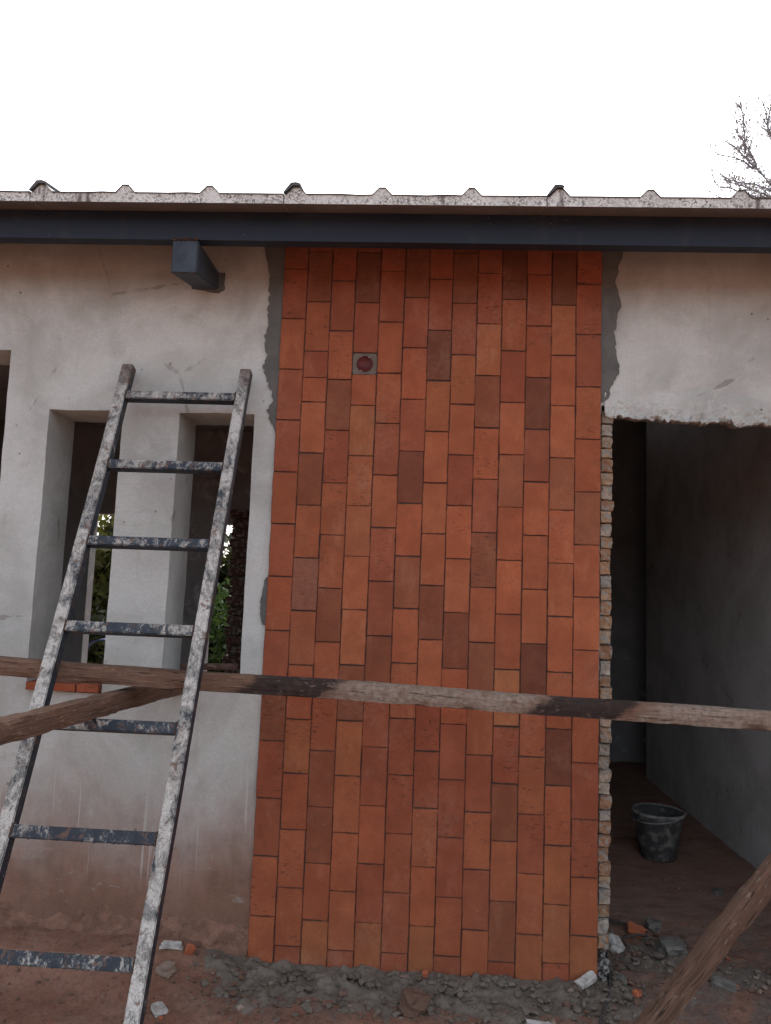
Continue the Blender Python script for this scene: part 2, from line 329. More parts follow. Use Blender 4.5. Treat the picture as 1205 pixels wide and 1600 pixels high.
def tube_py(V, F, pts, rad, n=5):
    pts = [Vector(p) for p in pts]; b0 = len(V)
    for i, p in enumerate(pts):
        d = (pts[min(i+1, len(pts)-1)] - pts[max(i-1, 0)]).normalized()
        a = d.cross(Vector((0.13, 0.31, 0.94))); a = a.normalized() if a.length > 1e-4 else Vector((1, 0, 0)); b = d.cross(a)
        for k in range(n):
            q = 2*math.pi*k/n; V.append(tuple(p + (a*math.cos(q)+b*math.sin(q))*rad[i]))
    for i in range(len(pts)-1):
        for k in range(n):
            F.append((b0+i*n+k, b0+i*n+(k+1) % n, b0+(i+1)*n+(k+1) % n, b0+(i+1)*n+k))
    F.append(tuple(b0+k for k in range(n))[::-1]); F.append(tuple(b0+(len(pts)-1)*n+k for k in range(n)))
def lathe(name, prof, mat, parent=None, n=36, smooth=True, wob=0.0):
    V, F = [], []
    for i, (r, z) in enumerate(prof):
        for k in range(n):
            a = 2*math.pi*k/n; rr = r*(1+wob*nz(math.cos(a)*1.3, math.sin(a)*1.3, z*3)); V.append((rr*math.cos(a), rr*math.sin(a), z+wob*0.25*r*nz(math.cos(a), math.sin(a), 7)))
    for i in range(len(prof)-1):
        for k in range(n): F.append((i*n+k, i*n+(k+1) % n, (i+1)*n+(k+1) % n, (i+1)*n+k))
    return from_py(name, V, F, mat, parent, smooth)

# ------------------------------------------------------------------ ground
def g_h(x, y):
    h = 0.010*fb(x, y, 0, 2.3) + 0.007*fb(x, y, 3, 11) + 0.0045*fb(x, y, 5, 38, 3)
    if y > 3.6: h *= 0.7
    if x < -0.45 and y < 3.2:                                   # earth banked against the foot of the white wall
        h += 0.10*sm(2.72, 3.05, y + 0.06*nz(x, y, 2, 5))*sm(-0.5, -0.95, x)
    if y > 3.3 and x > 1.3: h += 0.035*sm(1.62, 1.86, x + 0.05*nz(x, y, 4, 3))
    return h
def axis(parts):
    out = []
    for a, b, s in parts:
        n = max(1, round((b-a)/s)); out += [a+(b-a)*i/n for i in range(n)]
    return out + [parts[-1][1]]
gx = axis([(-90, -10, 16), (-10, -3, 1), (-3, -1.7, 0.1), (-1.7, 1.9, 0.0135), (1.9, 3, 0.1), (3, 10, 1), (10, 90, 16)])
gy = axis([(-90, -10, 16), (-10, 0, 1.0), (0, 2.3, 0.1), (2.3, 3.8, 0.0135), (3.8, 5.2, 0.03), (5.2, 8, 0.1), (8, 20, 1), (20, 100, 16)])
V = [(x, y, g_h(x, y)) for y in gy for x in gx]; n = len(gx)
F = [(j*n+i, j*n+i+1, (j+1)*n+i+1, (j+1)*n+i) for j in range(len(gy)-1) for i in range(n-1)]
tag(from_py('ground', V, F, M['soil'], smooth=True), kind='structure')

# ------------------------------------------------------------------ house
house = empty('house', (0, 0, 0), 'unfinished white plastered house with an orange terracotta tile strip, tall window slots and open doorway', 'house')
WY, WT = 3.060, 0.235                                           # front face and thickness of the front wall
HOLES = [(-2.6, -1.828, 1.0, 2.485), (-1.635, -1.312, 1.03, 2.224), (-1.063, -0.736, 1.075, 2.224), (0.7215, 1.80, -0.2, 2.300)]
def wall_grid(name, X, Z, holes, y0, thk, mat, parent, wob=0.003):
    bx = sorted(set(X + [h[0] for h in holes] + [h[1] for h in holes])); bz = sorted(set(Z + [h[2] for h in holes] + [h[3] for h in holes]))
    def clean(L, keep):
        o = []
        for v in L:
            if o and v-o[-1] < 0.008:
                if v in keep: o[-1] = v
                continue
            o.append(v)
        return o
    bx = clean(bx, {h[i] for h in holes for i in (0, 1)}); bz = clean(bz, {h[i] for h in holes for i in (2, 3)})
    solid = lambda i, j: 0 <= i < len(bx)-1 and 0 <= j < len(bz)-1 and not any(h[0]-1e-6 < (bx[i]+bx[i+1])/2 < h[1]+1e-6 and h[2] < (bz[j]+bz[j+1])/2 < h[3] for h in holes)
    V, F, idx = [], [], {}
    def vert(i, j, s):
        if (i, j, s) not in idx:
            x, z = bx[i], bz[j]; k = (i, j, s); idx[k] = len(V)
            V.append((x + wob*fb(x, 1.1, z, 7, 3), y0 + (thk if s else wob*1.6*fb(x, 9, z, 3.0, 4)), z + wob*fb(x, 5.3, z, 7, 3)))
        return idx[(i, j, s)]
    for i in range(len(bx)-1):
        for j in range(len(bz)-1):
            if not solid(i, j): continue
            F.append((vert(i, j, 0), vert(i+1, j, 0), vert(i+1, j+1, 0), vert(i, j+1, 0)))
            F.append((vert(i, j, 1), vert(i, j+1, 1), vert(i+1, j+1, 1), vert(i+1, j, 1)))
            for di, dj, a, b in ((-1, 0, (i, j+1), (i, j)), (1, 0, (i+1, j), (i+1, j+1)), (0, -1, (i, j), (i+1, j)), (0, 1, (i+1, j+1), (i, j+1))):
                if not solid(i+di, j+dj): F.append((vert(*a, 0), vert(*a, 1), vert(*b, 1), vert(*b, 0)))
    return from_py(name, V, F, mat, parent)
xs = axis([(-6, -2.7, 0.5), (-2.7, 1.9, 0.04), (1.9, 6, 0.5)]); zs = axis([(-0.2, 3.0, 0.04), (3.0, 3.035, 0.03)])
front = wall_grid('front_wall', xs, zs, HOLES, WY, WT, M['plaster'], house)

def poly_sheet(name, pts, y0, y1, mat, parent, jit=0.004, sub=5, keep=()):
    # a skin of render with a ragged outline and real thickness
    P = []
    for i, (x, z) in enumerate(pts):
        x2, z2 = pts[(i+1) % len(pts)]
        for k in range(sub):
            t = k/sub; xx, zz = x+(x2-x)*t, z+(z2-z)*t
            j = 0 if (i in keep) else jit
            P.append((xx + j*fb(xx, 3, zz, 45, 3)*1.4, zz + j*fb(xx, 8, zz, 45, 3)))
    bm = bmesh.new(); vs = [bm.verts.new((x, y0, z)) for x, z in P]; f = bm.faces.new(vs)
    r = bmesh.ops.extrude_face_region(bm, geom=[f]); 
    for v in [e for e in r['geom'] if isinstance(e, bmesh.types.BMVert)]: v.co.y = y1
    bmesh.ops.recalc_face_normals(bm, faces=bm.faces)
    bmesh.ops.triangulate(bm, faces=[f for f in bm.faces if len(f.verts) > 4])
    return from_bm(name, bm, mat, parent)
poly_sheet('mortar_patch', [(-0.63, 3.02), (-0.735, 3.02), (-0.728, 2.949), (-0.709, 2.868), (-0.702, 2.781), (-0.705, 2.746), (-0.698, 2.709), (-0.704, 2.666), (-0.701, 2.609), (-0.706, 2.552), (-0.698, 2.467), (-0.711, 2.439), (-0.694, 2.383), (-0.669, 2.328), (-0.660, 2.286), (-0.686, 2.244), (-0.674, 2.216), (-0.651, 2.167), (-0.64, 2.14), (-0.63, 2.14)], 3.052, 3.066, M['patch'], front, 0.008, keep=(0, 17, 18, 19))
poly_sheet('mortar_patch', [(-0.63, 1.539), (-0.648, 1.535), (-0.656, 1.499), (-0.666, 1.446), (-0.665, 1.38), (-0.655, 1.341), (-0.63, 1.334)], 3.052, 3.066, M['patch'], front, 0.004, keep=(6,))
poly_sheet('mortar_patch', [(0.715, 3.02), (0.81, 3.02), (0.808, 2.948), (0.79, 2.905), (0.787, 2.834), (0.799, 2.736), (0.783, 2.666), (0.772, 2.582), (0.791, 2.5), (0.795, 2.445), (0.765, 2.389), (0.742, 2.32), (0.715, 2.31)], 3.052, 3.066, M['patch'], front, 0.009, keep=(0, 12))
# ragged plaster over the door head and beside the jamb
def broken_edge():
    V, F, L = [], [], []
    xs = axis([(0.735, 1.80, 0.009)]); nz_ = 15
    for x in xs:
        zb = 2.234 + 0.017*fb(x, 0, 0, 12, 6) + 0.010*fb(x, 3, 0, 70, 3) + 0.012*sm(0.95, 0.77, x) - 0.008*sm(1.0, 1.4, x); zt = 2.385 + 0.025*fb(x, 4, 0, 9, 3) + 0.06*sm(0.87, 0.76, x)
        for k in range(nz_+1):
            t = k/nz_; z = zb + (zt-zb)*t**1.5
            rag = 1.6*(1-t)**2.2 + 0.9*sm(0.86, 0.76, x)*(1-t*0.8)
            y = 3.0545 - 0.014*rag*abs(fb(x, 2, z, 40, 4)) - 0.014*rag*max(0, fb(x, 6, z, 19, 3)) + 0.012*t**6 + 0.02*(k == 0) + 0.02*max(0, fb(x, 7, z, 50, 3))*(1-t)
            V.append((x, y, z))
        V.append((x, 3.115, zb+0.012))
    m_ = nz_+2
    for i in range(len(xs)-1):
        nb = max(0, int(2.2 + 3.5*fb(xs[i], 5, 0, 15, 4)))
        for k in range(nz_): F.append((i*m_+k, (i+1)*m_+k, (i+1)*m_+k+1, i*m_+k+1)); L.append(1 if k < nb else 0)
        F.append((i*m_, i*m_+nz_+1, (i+1)*m_+nz_+1, (i+1)*m_)); L.append(1)
    return from_py('broken_plaster', V, F, [M['plaster'], M['rough']], front, idx=L)
broken_edge()
# crumbling plaster and mud scabs along the foot of the white wall
V, F = [], []
xs_ = axis([(-2.2, -0.64, 0.012)]); K = 16
for x in xs_:
    zt = 0.165 + 0.085*fb(x, 0, 0, 7, 5)
    for k in range(K+1):
        t = k/K; z = -0.02 + (zt+0.02)*t
        scab = max(0.0, fb(x, 4, z, 11, 4) + 0.15)
        V.append((x, 3.056 - (0.034*scab*(0.6+0.8*abs(noise.noise(Vector((x*26, z*26, 3))))) + 0.016)*(1-t)**0.5 * (1 if t < 1 else 0) + (0.012 if t == 1 else 0), z))
for i in range(len(xs_)-1):
    for k in range(K): F.append((i*(K+1)+k, (i+1)*(K+1)+k, (i+1)*(K+1)+k+1, i*(K+1)+k+1))
from_py('plaster_scabs', V, F, M['mudscab'], front)

# the terracotta strip
PAL = dict(o=(0.355, 0.103, 0.051), r=(0.305, 0.086, 0.047), d=(0.248, 0.079, 0.043), D=(0.192, 0.064, 0.038), l=(0.360, 0.120, 0.056), y=(0.365, 0.115, 0.056),
           b=(0.400, 0.118, 0.057), n=(0.310, 0.103, 0.055), g=(0.275, 0.105, 0.070))
XE = [-0.6407, -0.5364, -0.4305, -0.3263, -0.2207, -0.1149, -0.0095, 0.0910, 0.1960, 0.3009, 0.4051, 0.5096, 0.6132, 0.7198]
COLS = [
 ('rrorrorordrroo', [2.8662, 2.6448, 2.4218, 2.2007, 1.9785, 1.7582, 1.5385, 1.3177, 1.0961, 0.8773, 0.6514, 0.4276, 0.1996]),
 ('rdoobdogoolooor', [2.9456, 2.7229, 2.5025, 2.2817, 2.0614, 1.8398, 1.6204, 1.4032, 1.1815, 0.9666, 0.7528, 0.5354, 0.3132, 0.0939]),
 ('rrydroodooddol', [2.8177, 2.5944, 2.3799, 2.1611, 1.9373, 1.7185, 1.4997, 1.279, 1.0619, 0.846, 0.6282, 0.4115, 0.1953]),
 ('rDrolyyybdlooor', [2.9462, 2.7214, 2.4999, 2.2723, 2.0551, 1.8449, 1.6344, 1.4157, 1.1906, 0.9687, 0.7536, 0.5338, 0.3117, 0.0915]),
 ('rroororrdrrorl', [2.8626, 2.6372, 2.4134, 2.1963, 1.9774, 1.7556, 1.5345, 1.3133, 1.0915, 0.8703, 0.6438, 0.4201, 0.1986]),
 ('ddrorDonborrorr', [2.9743, 2.7485, 2.526, 2.3012, 2.0815, 1.8612, 1.6418, 1.4273, 1.2069, 0.9877, 0.766, 0.542, 0.3179, 0.0924]),
 ('rrDlbbodbrrool', [2.8316, 2.6052, 2.3855, 2.1668, 1.95, 1.7374, 1.5255, 1.3059, 1.0855, 0.8648, 0.6436, 0.4207, 0.199]),
 ('ddrlorbodorrror', [2.9493, 2.726, 2.5005, 2.2854, 2.0702, 1.8581, 1.6372, 1.4189, 1.1939, 0.9755, 0.7589, 0.5365, 0.3127, 0.0953]),
 ('rrydbrdodororo', [2.8611, 2.6373, 2.4129, 2.1876, 1.971, 1.7491, 1.5253, 1.303, 1.082, 0.86, 0.639, 0.4224, 0.1959]),
 ('DDorbnobolrdodr', [2.9751, 2.7467, 2.5222, 2.2989, 2.0775, 1.8584, 1.64, 1.4207, 1.1993, 0.9757, 0.754, 0.5342, 0.3087, 0.0855]),
 ('rroDrbobDoorol', [2.8581, 2.6318, 2.4089, 2.1882, 1.9658, 1.7448, 1.5248, 1.3049, 1.0838, 0.8621, 0.6417, 0.4183, 0.1926]),
 ('rDyobnbbboDollr', [2.9518, 2.7259, 2.5072, 2.2907, 2.0703, 1.8521, 1.6351, 1.4193, 1.1974, 0.9749, 0.7566, 0.5287, 0.3087, 0.0934]),
 ('rrryonobo' + 'orrol', [2.8193, 2.5991, 2.3734, 2.1506, 1.9324, 1.7128, 1.5011, 1.2887, 1.0705, 0.8499, 0.6333, 0.4167, 0.1985]),
]
panel = box('tile_strip', (-0.6385, 3.0515, -0.03), (0.7175, 3.075, 3.012), M['bed'], house)
def tile_mesh(seed):
    # unit tile, centred, front face towards -Y: uneven chamfered arrises
    rnd = random.Random(seed); V, F = [], []
    nx, nzv = 3, 5
    def ring(y, inset):
        P = []
        for i in range(nx): P.append((-0.5 + i/nx, -0.5))
        for j in range(nzv): P.append((0.5, -0.5 + j/nzv))
        for i in range(nx): P.append((0.5 - i/nx, 0.5))
        for j in range(nzv): P.append((-0.5, 0.5 - j/nzv))
        out = []
        for x, z in P:
            out.append((x*(1-2*inset[0]), y, z*(1-2*inset[1])))
        return out
    a = ring(0.5, (0, 0)); b = ring(-0.38, (0, 0)); c = ring(-0.5, (0.013, 0.006)); nn = len(a)
    jb = [(rnd.uniform(-0.011, 0.011), rnd.uniform(-0.005, 0.005)) for _ in range(nn)]
    for r_, s in ((a, 1), (b, 1), (c, 1.15)):
        for (x, y, z), (jx, jz) in zip(r_, jb): V.append((x + jx*s*(abs(abs(x)-0.5) < 0.03), y, z + jz*s*(abs(abs(z)-0.5) < 0.03)))
    for q in range(2):
        for k in range(nn): F.append((q*nn+k, q*nn+(k+1) % nn, (q+1)*nn+(k+1) % nn, (q+1)*nn+k))
    F.append(tuple(range(2*nn, 3*nn))); F.append(tuple(range(nn))[::-1])
    me = bpy.data.meshes.new('brick'); me.from_pydata(V, [], [f[::-1] for f in F]); me.update(); me.materials.append(M['tile'])
    bm = bmesh.new(); bm.from_mesh(me); bmesh.ops.recalc_face_normals(bm, faces=bm.faces); bm.to_mesh(me); bm.free()
    return me
TILES = [tile_mesh(k) for k in range(8)]
def put_tile(x0, x1, z0, z1, tone, parent, y=3.046):
    o = bpy.data.objects.new('brick', random.choice(TILES)); C.objects.link(o); o.parent = parent
    pro = random.uniform(-0.0016, 0.0016); th = 0.024
    o.location = ((x0+x1)/2 + random.uniform(-0.0006, 0.0006), y + th/2 + pro, (z0+z1)/2)
    o.scale = (x1-x0, th, z1-z0)
    o.rotation_euler = (R(random.uniform(-0.35, 0.35)), R(random.uniform(-0.42, 0.42)), R(random.uniform(-0.7, 0.7)))
    c = PAL[tone]; c = (c[0]*1.0, c[1]*1.03, c[2]*0.93); k = random.uniform(0.92, 1.08); h = random.uniform(0.95, 1.06)
    o.color = (c[0]*k, c[1]*k*h, c[2]*k*h, 1)
    return o
for ci, (tones, js) in enumerate(COLS):
    zz = [3.010] + js + [-0.02]
    for k in range(len(zz)-1):
        gap = random.uniform(0.0008, 0.0050); gx_ = random.uniform(0.0002, 0.0032)
        x0, x1, z1, z0 = XE[ci]+gx_/2, XE[ci+1]-gx_/2, zz[k]-gap/2, zz[k+1]+gap/2
        if z1-z0 < 0.012: continue
        if ci == 3 and k == 3: z1 = 2.405                       # cut short under the junction box
        if ci == 1 and k == 3:                                  # tile broken in two
            put_tile(x0, x1, 2.388, z1, 'r', panel); put_tile(x0, x1, z0, 2.3855, 'o', panel); continue
        if ci == 4 and k == 0: put_tile(x0, x1, z0, z1, tones[k], panel); continue
        put_tile(x0, x1, z0, z1, tones[k], panel)
# junction box: square of mortar with a round red plastic box mouth
bm = bmesh.new(); cx, cz = -0.2735, 2.4515
sq = [(-0.3245, 2.4065), (-0.2225, 2.4065), (-0.2225, 2.497), (-0.3245, 2.497)]
N = 32; outer = []
for k in range(N):
    a = 2*math.pi*k/N; dx, dz = math.cos(a), math.sin(a); s = min((0.051 if dx else 9)/max(abs(dx), 1e-6), 0.0452/max(abs(dz), 1e-6)); outer.append((cx+dx*s, cz+dz*s))
V = [(x, 3.0485 + 0.001*nz(x, 0, z, 60), z) for x, z in outer] + [(cx+0.0355*math.cos(2*math.pi*k/N), 3.0480, cz+0.0355*math.sin(2*math.pi*k/N)) for k in range(N)] + [(cx+0.0355*math.cos(2*math.pi*k/N), 3.07, cz+0.0355*math.sin(2*math.pi*k/N)) for k in range(N)]
F = [(q*N+k, q*N+(k+1) % N, (q+1)*N+(k+1) % N, (q+1)*N+k) for q in range(2) for k in range(N)]
jb = from_py('junction_box', V, F, M['heap'], house); bm.free()
V, F = [], []
prof = [(0.0352, 3.0470), (0.0325, 3.0450), (0.0315, 3.0470), (0.0305, 3.0505), (0.0001, 3.0508)]
for r_, y in prof:
    for k in range(N):
        q = 2*math.pi*k/N; V.append((cx+r_*(1+0.03*nz(math.cos(q)*2, math.sin(q)*2))*math.cos(q), y, cz+r_*math.sin(q)))
F = [(q*N+k, q*N+(k+1) % N, (q+1)*N+(k+1) % N, (q+1)*N+k) for q in range(4) for k in range(N)]
from_py('box_mouth', V, F, M['red'], jb, True)
for (a, w_) in ((60, 0.007), (115, 0.006), (245, 0.008)):
    q = R(a); box('paint_fleck', (cx+0.034*math.cos(q)-w_/2, 3.0440, cz+0.034*math.sin(q)-0.003), (cx+0.034*math.cos(q)+w_/2, 3.0466, cz+0.034*math.sin(q)+0.003), M['stone'], jb, 0.001)

# toothed brick jamb of the doorway
def lump_box(rnd, sx, sy, sz, r=0.18):
    bm = bmesh.new(); bmesh.ops.create_cube(bm, size=1.0)
    bmesh.ops.bevel(bm, geom=list(bm.edges), offset=r, segments=2, affect='EDGES')
    bmesh.ops.subdivide_edges(bm, edges=[e for e in bm.edges if e.calc_length() > 0.5], cuts=2, use_grid_fill=True)
    off = Vector((rnd.uniform(0, 50), rnd.uniform(0, 50), 0))
    for v in bm.verts:
        d = noise.noise_vector(v.co*2.2+off)*0.07 + noise.noise_vector(v.co*6+off)*0.04; v.co = Vector(((v.co.x+d.x*1.5)*sx, (v.co.y+d.y*0.5)*sy, (v.co.z+d.z)*sz))
    return bm
rnd = random.Random(3)
jamb = box('door_jamb', (0.7216, 3.085, -0.05), (0.7400, 3.288, 2.298), M['bed'], house)
JM = []
for k in range(7):
    b = lump_box(rnd, 1, 1, 1, 0.055); me = bpy.data.meshes.new('brick'); b.to_mesh(me); b.free(); me.materials.append(M['oldbrick'])
    JM.append(me)
z = 0.150; JC = [(0.44, 0.27, 0.16), (0.46, 0.31, 0.19), (0.44, 0.28, 0.17), (0.46, 0.34, 0.24), (0.40, 0.23, 0.14), (0.46, 0.38, 0.30), (0.48, 0.42, 0.35), (0.40, 0.30, 0.22)]
while z < 2.29:
    h = rnd.uniform(0.041, 0.060)
    if z + h > 2.297: break
    o = bpy.data.objects.new('brick', rnd.choice(JM)); C.objects.link(o); o.parent = jamb
    w = rnd.uniform(0.044, 0.052); x0 = 0.7225
    o.location = (x0 + w/2, 3.155 + rnd.uniform(-0.004, 0.006), z + h/2); o.scale = (w, 0.19, h); o.rotation_euler = (0, R(rnd.uniform(-3, 3)), R(rnd.uniform(-2, 2)))
    c = rnd.choice(JC); k = rnd.uniform(0.62, 0.95); o.color = (c[0]*k, c[1]*k, c[2]*k, 1)
    z += h*0.97 + rnd.uniform(0.001, 0.007)
# ragged concrete at the foot of the jamb
V, F = [], []
def blob(V, F, c, r, sc=(1, 1, 1), amp=0.35, sub=2, seed=0.0):
    bm = bmesh.new(); bmesh.ops.create_icosphere(bm, subdivisions=sub, radius=1.0); b0 = len(V); bm.verts.index_update()
    for v in bm.verts:
        k = 1 + amp*noise.noise(v.co*1.4 + Vector((seed, seed*1.7, 0))); V.append((c[0]+v.co.x*r*sc[0]*k, c[1]+v.co.y*r*sc[1]*k, c[2]+v.co.z*r*sc[2]*k))
    for f in bm.faces: F.append(tuple(b0+v.index for v in f.verts))
    bm.free()
for k in range(46):
    blob(V, F, (0.735+rnd.uniform(-0.012, 0.024), 3.085+rnd.uniform(-0.02, 0.12), rnd.uniform(0.0, 0.155)), rnd.uniform(0.008, 0.022), seed=k*3.1, sub=1)
from_py('concrete_foot', V, F, m_simple('speckled_concrete', (0.26, 0.25, 0.235), (0.03, 0.028, 0.027), 70, bump=0.8, lo=0.42, hi=0.6), jamb)

# sill bricks in the tall window slot behind the scaffold rail
sill = box('window_sill', (-1.628, 3.066, 1.024), (-1.32, 3.29, 1.034), M['bed'], house)
for k, (a, b) in enumerate(((-1.628, -1.525), (-1.520, -1.417), (-1.412, -1.318))):
    o = put_tile(a, b, 1.03, 1.06, 'o', sill, 3.035); o.location = ((a+b)/2, 3.145, 1.0505); o.scale = (b-a, 0.205, 0.032); o.rotation_euler = (0, 0, R(random.uniform(-1.2, 1.2)))

# inner walls
iw = M['inner']; cw = M['corridor']
box('corridor_wall', (1.905, 3.300, -0.1), (2.06, 6.42, 3.72), cw, house)
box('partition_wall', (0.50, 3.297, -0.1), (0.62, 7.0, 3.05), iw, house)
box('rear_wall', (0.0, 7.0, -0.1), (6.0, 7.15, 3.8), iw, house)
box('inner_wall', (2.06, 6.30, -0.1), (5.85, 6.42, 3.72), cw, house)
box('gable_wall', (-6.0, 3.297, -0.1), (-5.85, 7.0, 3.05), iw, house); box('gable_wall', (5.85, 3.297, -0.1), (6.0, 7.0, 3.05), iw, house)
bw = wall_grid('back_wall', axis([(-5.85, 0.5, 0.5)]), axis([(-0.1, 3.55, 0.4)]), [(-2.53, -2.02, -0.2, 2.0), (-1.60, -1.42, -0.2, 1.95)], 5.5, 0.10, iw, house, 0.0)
box('ceiling', (-5.85, 3.297, 2.66), (0.50, 5.495, 2.72), iw, house)
z = 0.05; k = 0
while z < 2.0:
    o = bpy.data.objects.new('brick', rnd.choice(JM)); C.objects.link(o); o.parent = bw
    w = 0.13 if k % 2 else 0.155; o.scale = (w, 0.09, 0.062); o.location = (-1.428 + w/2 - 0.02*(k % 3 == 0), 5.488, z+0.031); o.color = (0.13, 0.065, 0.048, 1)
    z += 0.072; k += 1

# roof of foam-core sheets
SLOPE = 0.2; RY0, RY1 = 2.65, 7.25
Z0, ZT, ZR = 2.948, 2.984, 3.0135
RIB = (0.038, 0.0115)                                           # half widths at base and top
def rib_profile(xr, z_t, z_r, g=0.0): return [(xr-RIB[0]-g, z_t), (xr-RIB[1]-g*0.7, z_r), (xr+RIB[1]+g*0.7, z_r), (xr+RIB[0]+g, z_t)]
def extrude_profile(name, prof, y0, y1, mats, parent, mi=None):
    nn = len(prof); V = []; NY = 1
    for y in (y0, y1):
        for x, z_ in prof: V.append((x, y, z_ + SLOPE*(y-RY0)))
    F = [tuple(range(nn))] + [tuple(range(nn, 2*nn))[::-1]]
    idx = [0, 0]
    for k in range(nn):
        F.append((k, nn+k, nn+(k+1) % nn, (k+1) % nn)); idx.append(mi[k] if mi else 0)
    o = from_py(name, V, F, mats, parent, idx=idx)
    bm = bmesh.new(); bm.from_mesh(o.data); bmesh.ops.recalc_face_normals(bm, faces=bm.faces); bmesh.ops.triangulate(bm, faces=[f for f in bm.faces if len(f.verts) > 4]); bm.to_mesh(o.data); bm.free()
    return o
PW = 0.9945
def wave(x): return 0.0042*nz(x, 0, 0, 9)
for k in range(-4, 8):
    xk = -1.520 + PW*k; xa, xb = xk - 0.046, xk + PW - 0.050
    ribs = [xk, xk+PW/3+random.uniform(-0.005, 0.005), xk+2*PW/3+random.uniform(-0.005, 0.005)]
    top = []
    for xr in ribs: top += rib_profile(xr, ZT, ZR + random.uniform(-0.0015, 0.0015))
    flat = [xa] + [xr+d for xr in ribs for d in (0.10, 0.17, 0.24)] + [xb]
    top = sorted(top + [(x, ZT + wave(x)) for x in flat if xa <= x <= xb and all(abs(x-xr) > 0.045 for xr in ribs) or x in (xa, xb)])
    core = top[:] + [(xb, Z0), (xa, Z0)]
    mi = [0]*len(core); mi[len(top)] = 1
    pan = extrude_profile('roof_panel', core, RY0, RY1, [M['eps'], M['liner']], house, mi)
    t_ = 0.0035
    sh = [(x, z_+0.0006) for x, z_ in top[1:]] ; up = [(x, z_+0.0006+t_) for x, z_ in top[1:]]
    extrude_profile('metal_sheet', sh + up[::-1], RY0-0.004, RY1, M['sheet'], pan)
    # lap: this sheet's last rib rides over the first rib of the next panel, thickened so dark sheet fills the shaded gap
    xn = xk + PW
    lo = rib_profile(xn, ZT+0.006, ZR+0.0045, 0.0015)[:3] ; lo[0] = (xn-RIB[0]-0.006, ZT+0.004)
    hi = [(xn-RIB[0]-0.012, ZT+0.006), (xn-RIB[1]-0.010, ZR+0.016), (xn-0.002, ZR+0.018), (xn+RIB[1]+0.004, ZR+0.012)]
    extrude_profile('lap_rib', lo + hi[::-1], RY0-0.012, RY1, M['sheet'], pan)

# eaves beam: cold-formed channel, web towards the street
BY, BZ0, BZ1 = 2.754, 2.850, 2.966
prof = [(BY, BZ0), (BY+0.052, BZ0), (BY+0.052, BZ0+0.016), (BY+0.048, BZ0+0.016), (BY+0.048, BZ0+0.004), (BY+0.004, BZ0+0.004), (BY+0.004, BZ1-0.004), (BY+0.052, BZ1-0.004), (BY+0.052, BZ1), (BY, BZ1)]
V = [(x, y, z_) for x in (-6.0, 6.0) for y, z_ in prof]; nn = len(prof)
F = [tuple(range(nn)), tuple(range(nn, 2*nn))[::-1]] + [(k, (k+1) % nn, nn+(k+1) % nn, nn+k) for k in range(nn)]
o = from_py('eaves_beam', V, F, M['navy'], house)
bm = bmesh.new(); bm.from_mesh(o.data); bmesh.ops.recalc_face_normals(bm, faces=bm.faces); bm.to_mesh(o.data); bm.free()
# rafter end under the beam
V = []; RX0, RX1 = -1.030, -0.927
for y, zb, zt_ in ((2.752, 2.712, 2.8485), (3.07, 2.776, 2.94)):
    for x in (RX0, RX1):
        V += [(x, y, zb), (x, y, zt_)]
F = [(0, 2, 3, 1), (4, 5, 7, 6), (0, 4, 6, 2), (1, 3, 7, 5), (0, 1, 5, 4), (2, 6, 7, 3)]
# flatten the top under the beam so the two never cross
V[5] = (RX0, 3.07, 2.8485); V[7] = (RX1, 3.07, 2.8485)
o = from_py('rafter_end', V, F, M['navy2'], house)
bm = bmesh.new(); bm.from_mesh(o.data); bmesh.ops.bevel(bm, geom=list(bm.edges), offset=0.004, segments=2, affect='EDGES'); bm.to_mesh(o.data); bm.free()
V, F = [], []
for k in range(26):
    blob(V, F, (RX0 + (RX1-RX0)*(k+0.5)/26, 2.7515 - 0.002*rnd.random(), 2.849+rnd.uniform(-0.004, 0.008)), rnd.uniform(0.003, 0.006), sub=1, seed=k)
tag(from_py('weld_bead', V, F, M['rust'], o), kind='stuff')
V, F = [], []
for k in range(14):
    blob(V, F, (RX0 + (RX1-RX0)*(k+0.5)/14, 2.752, 2.713+rnd.uniform(-0.002, 0.001)), rnd.uniform(0.002, 0.004), sub=1, seed=k+40)
tag(from_py('rust_lip', V, F, M['rust'], o), kind='stuff')
poly_sheet('grout_collar', [(-1.04, 2.85), (-1.045, 2.775), (-0.93, 2.757), (-0.902, 2.768), (-0.899, 2.85)], 3.052, 3.066, M['patch'], o, 0.004)

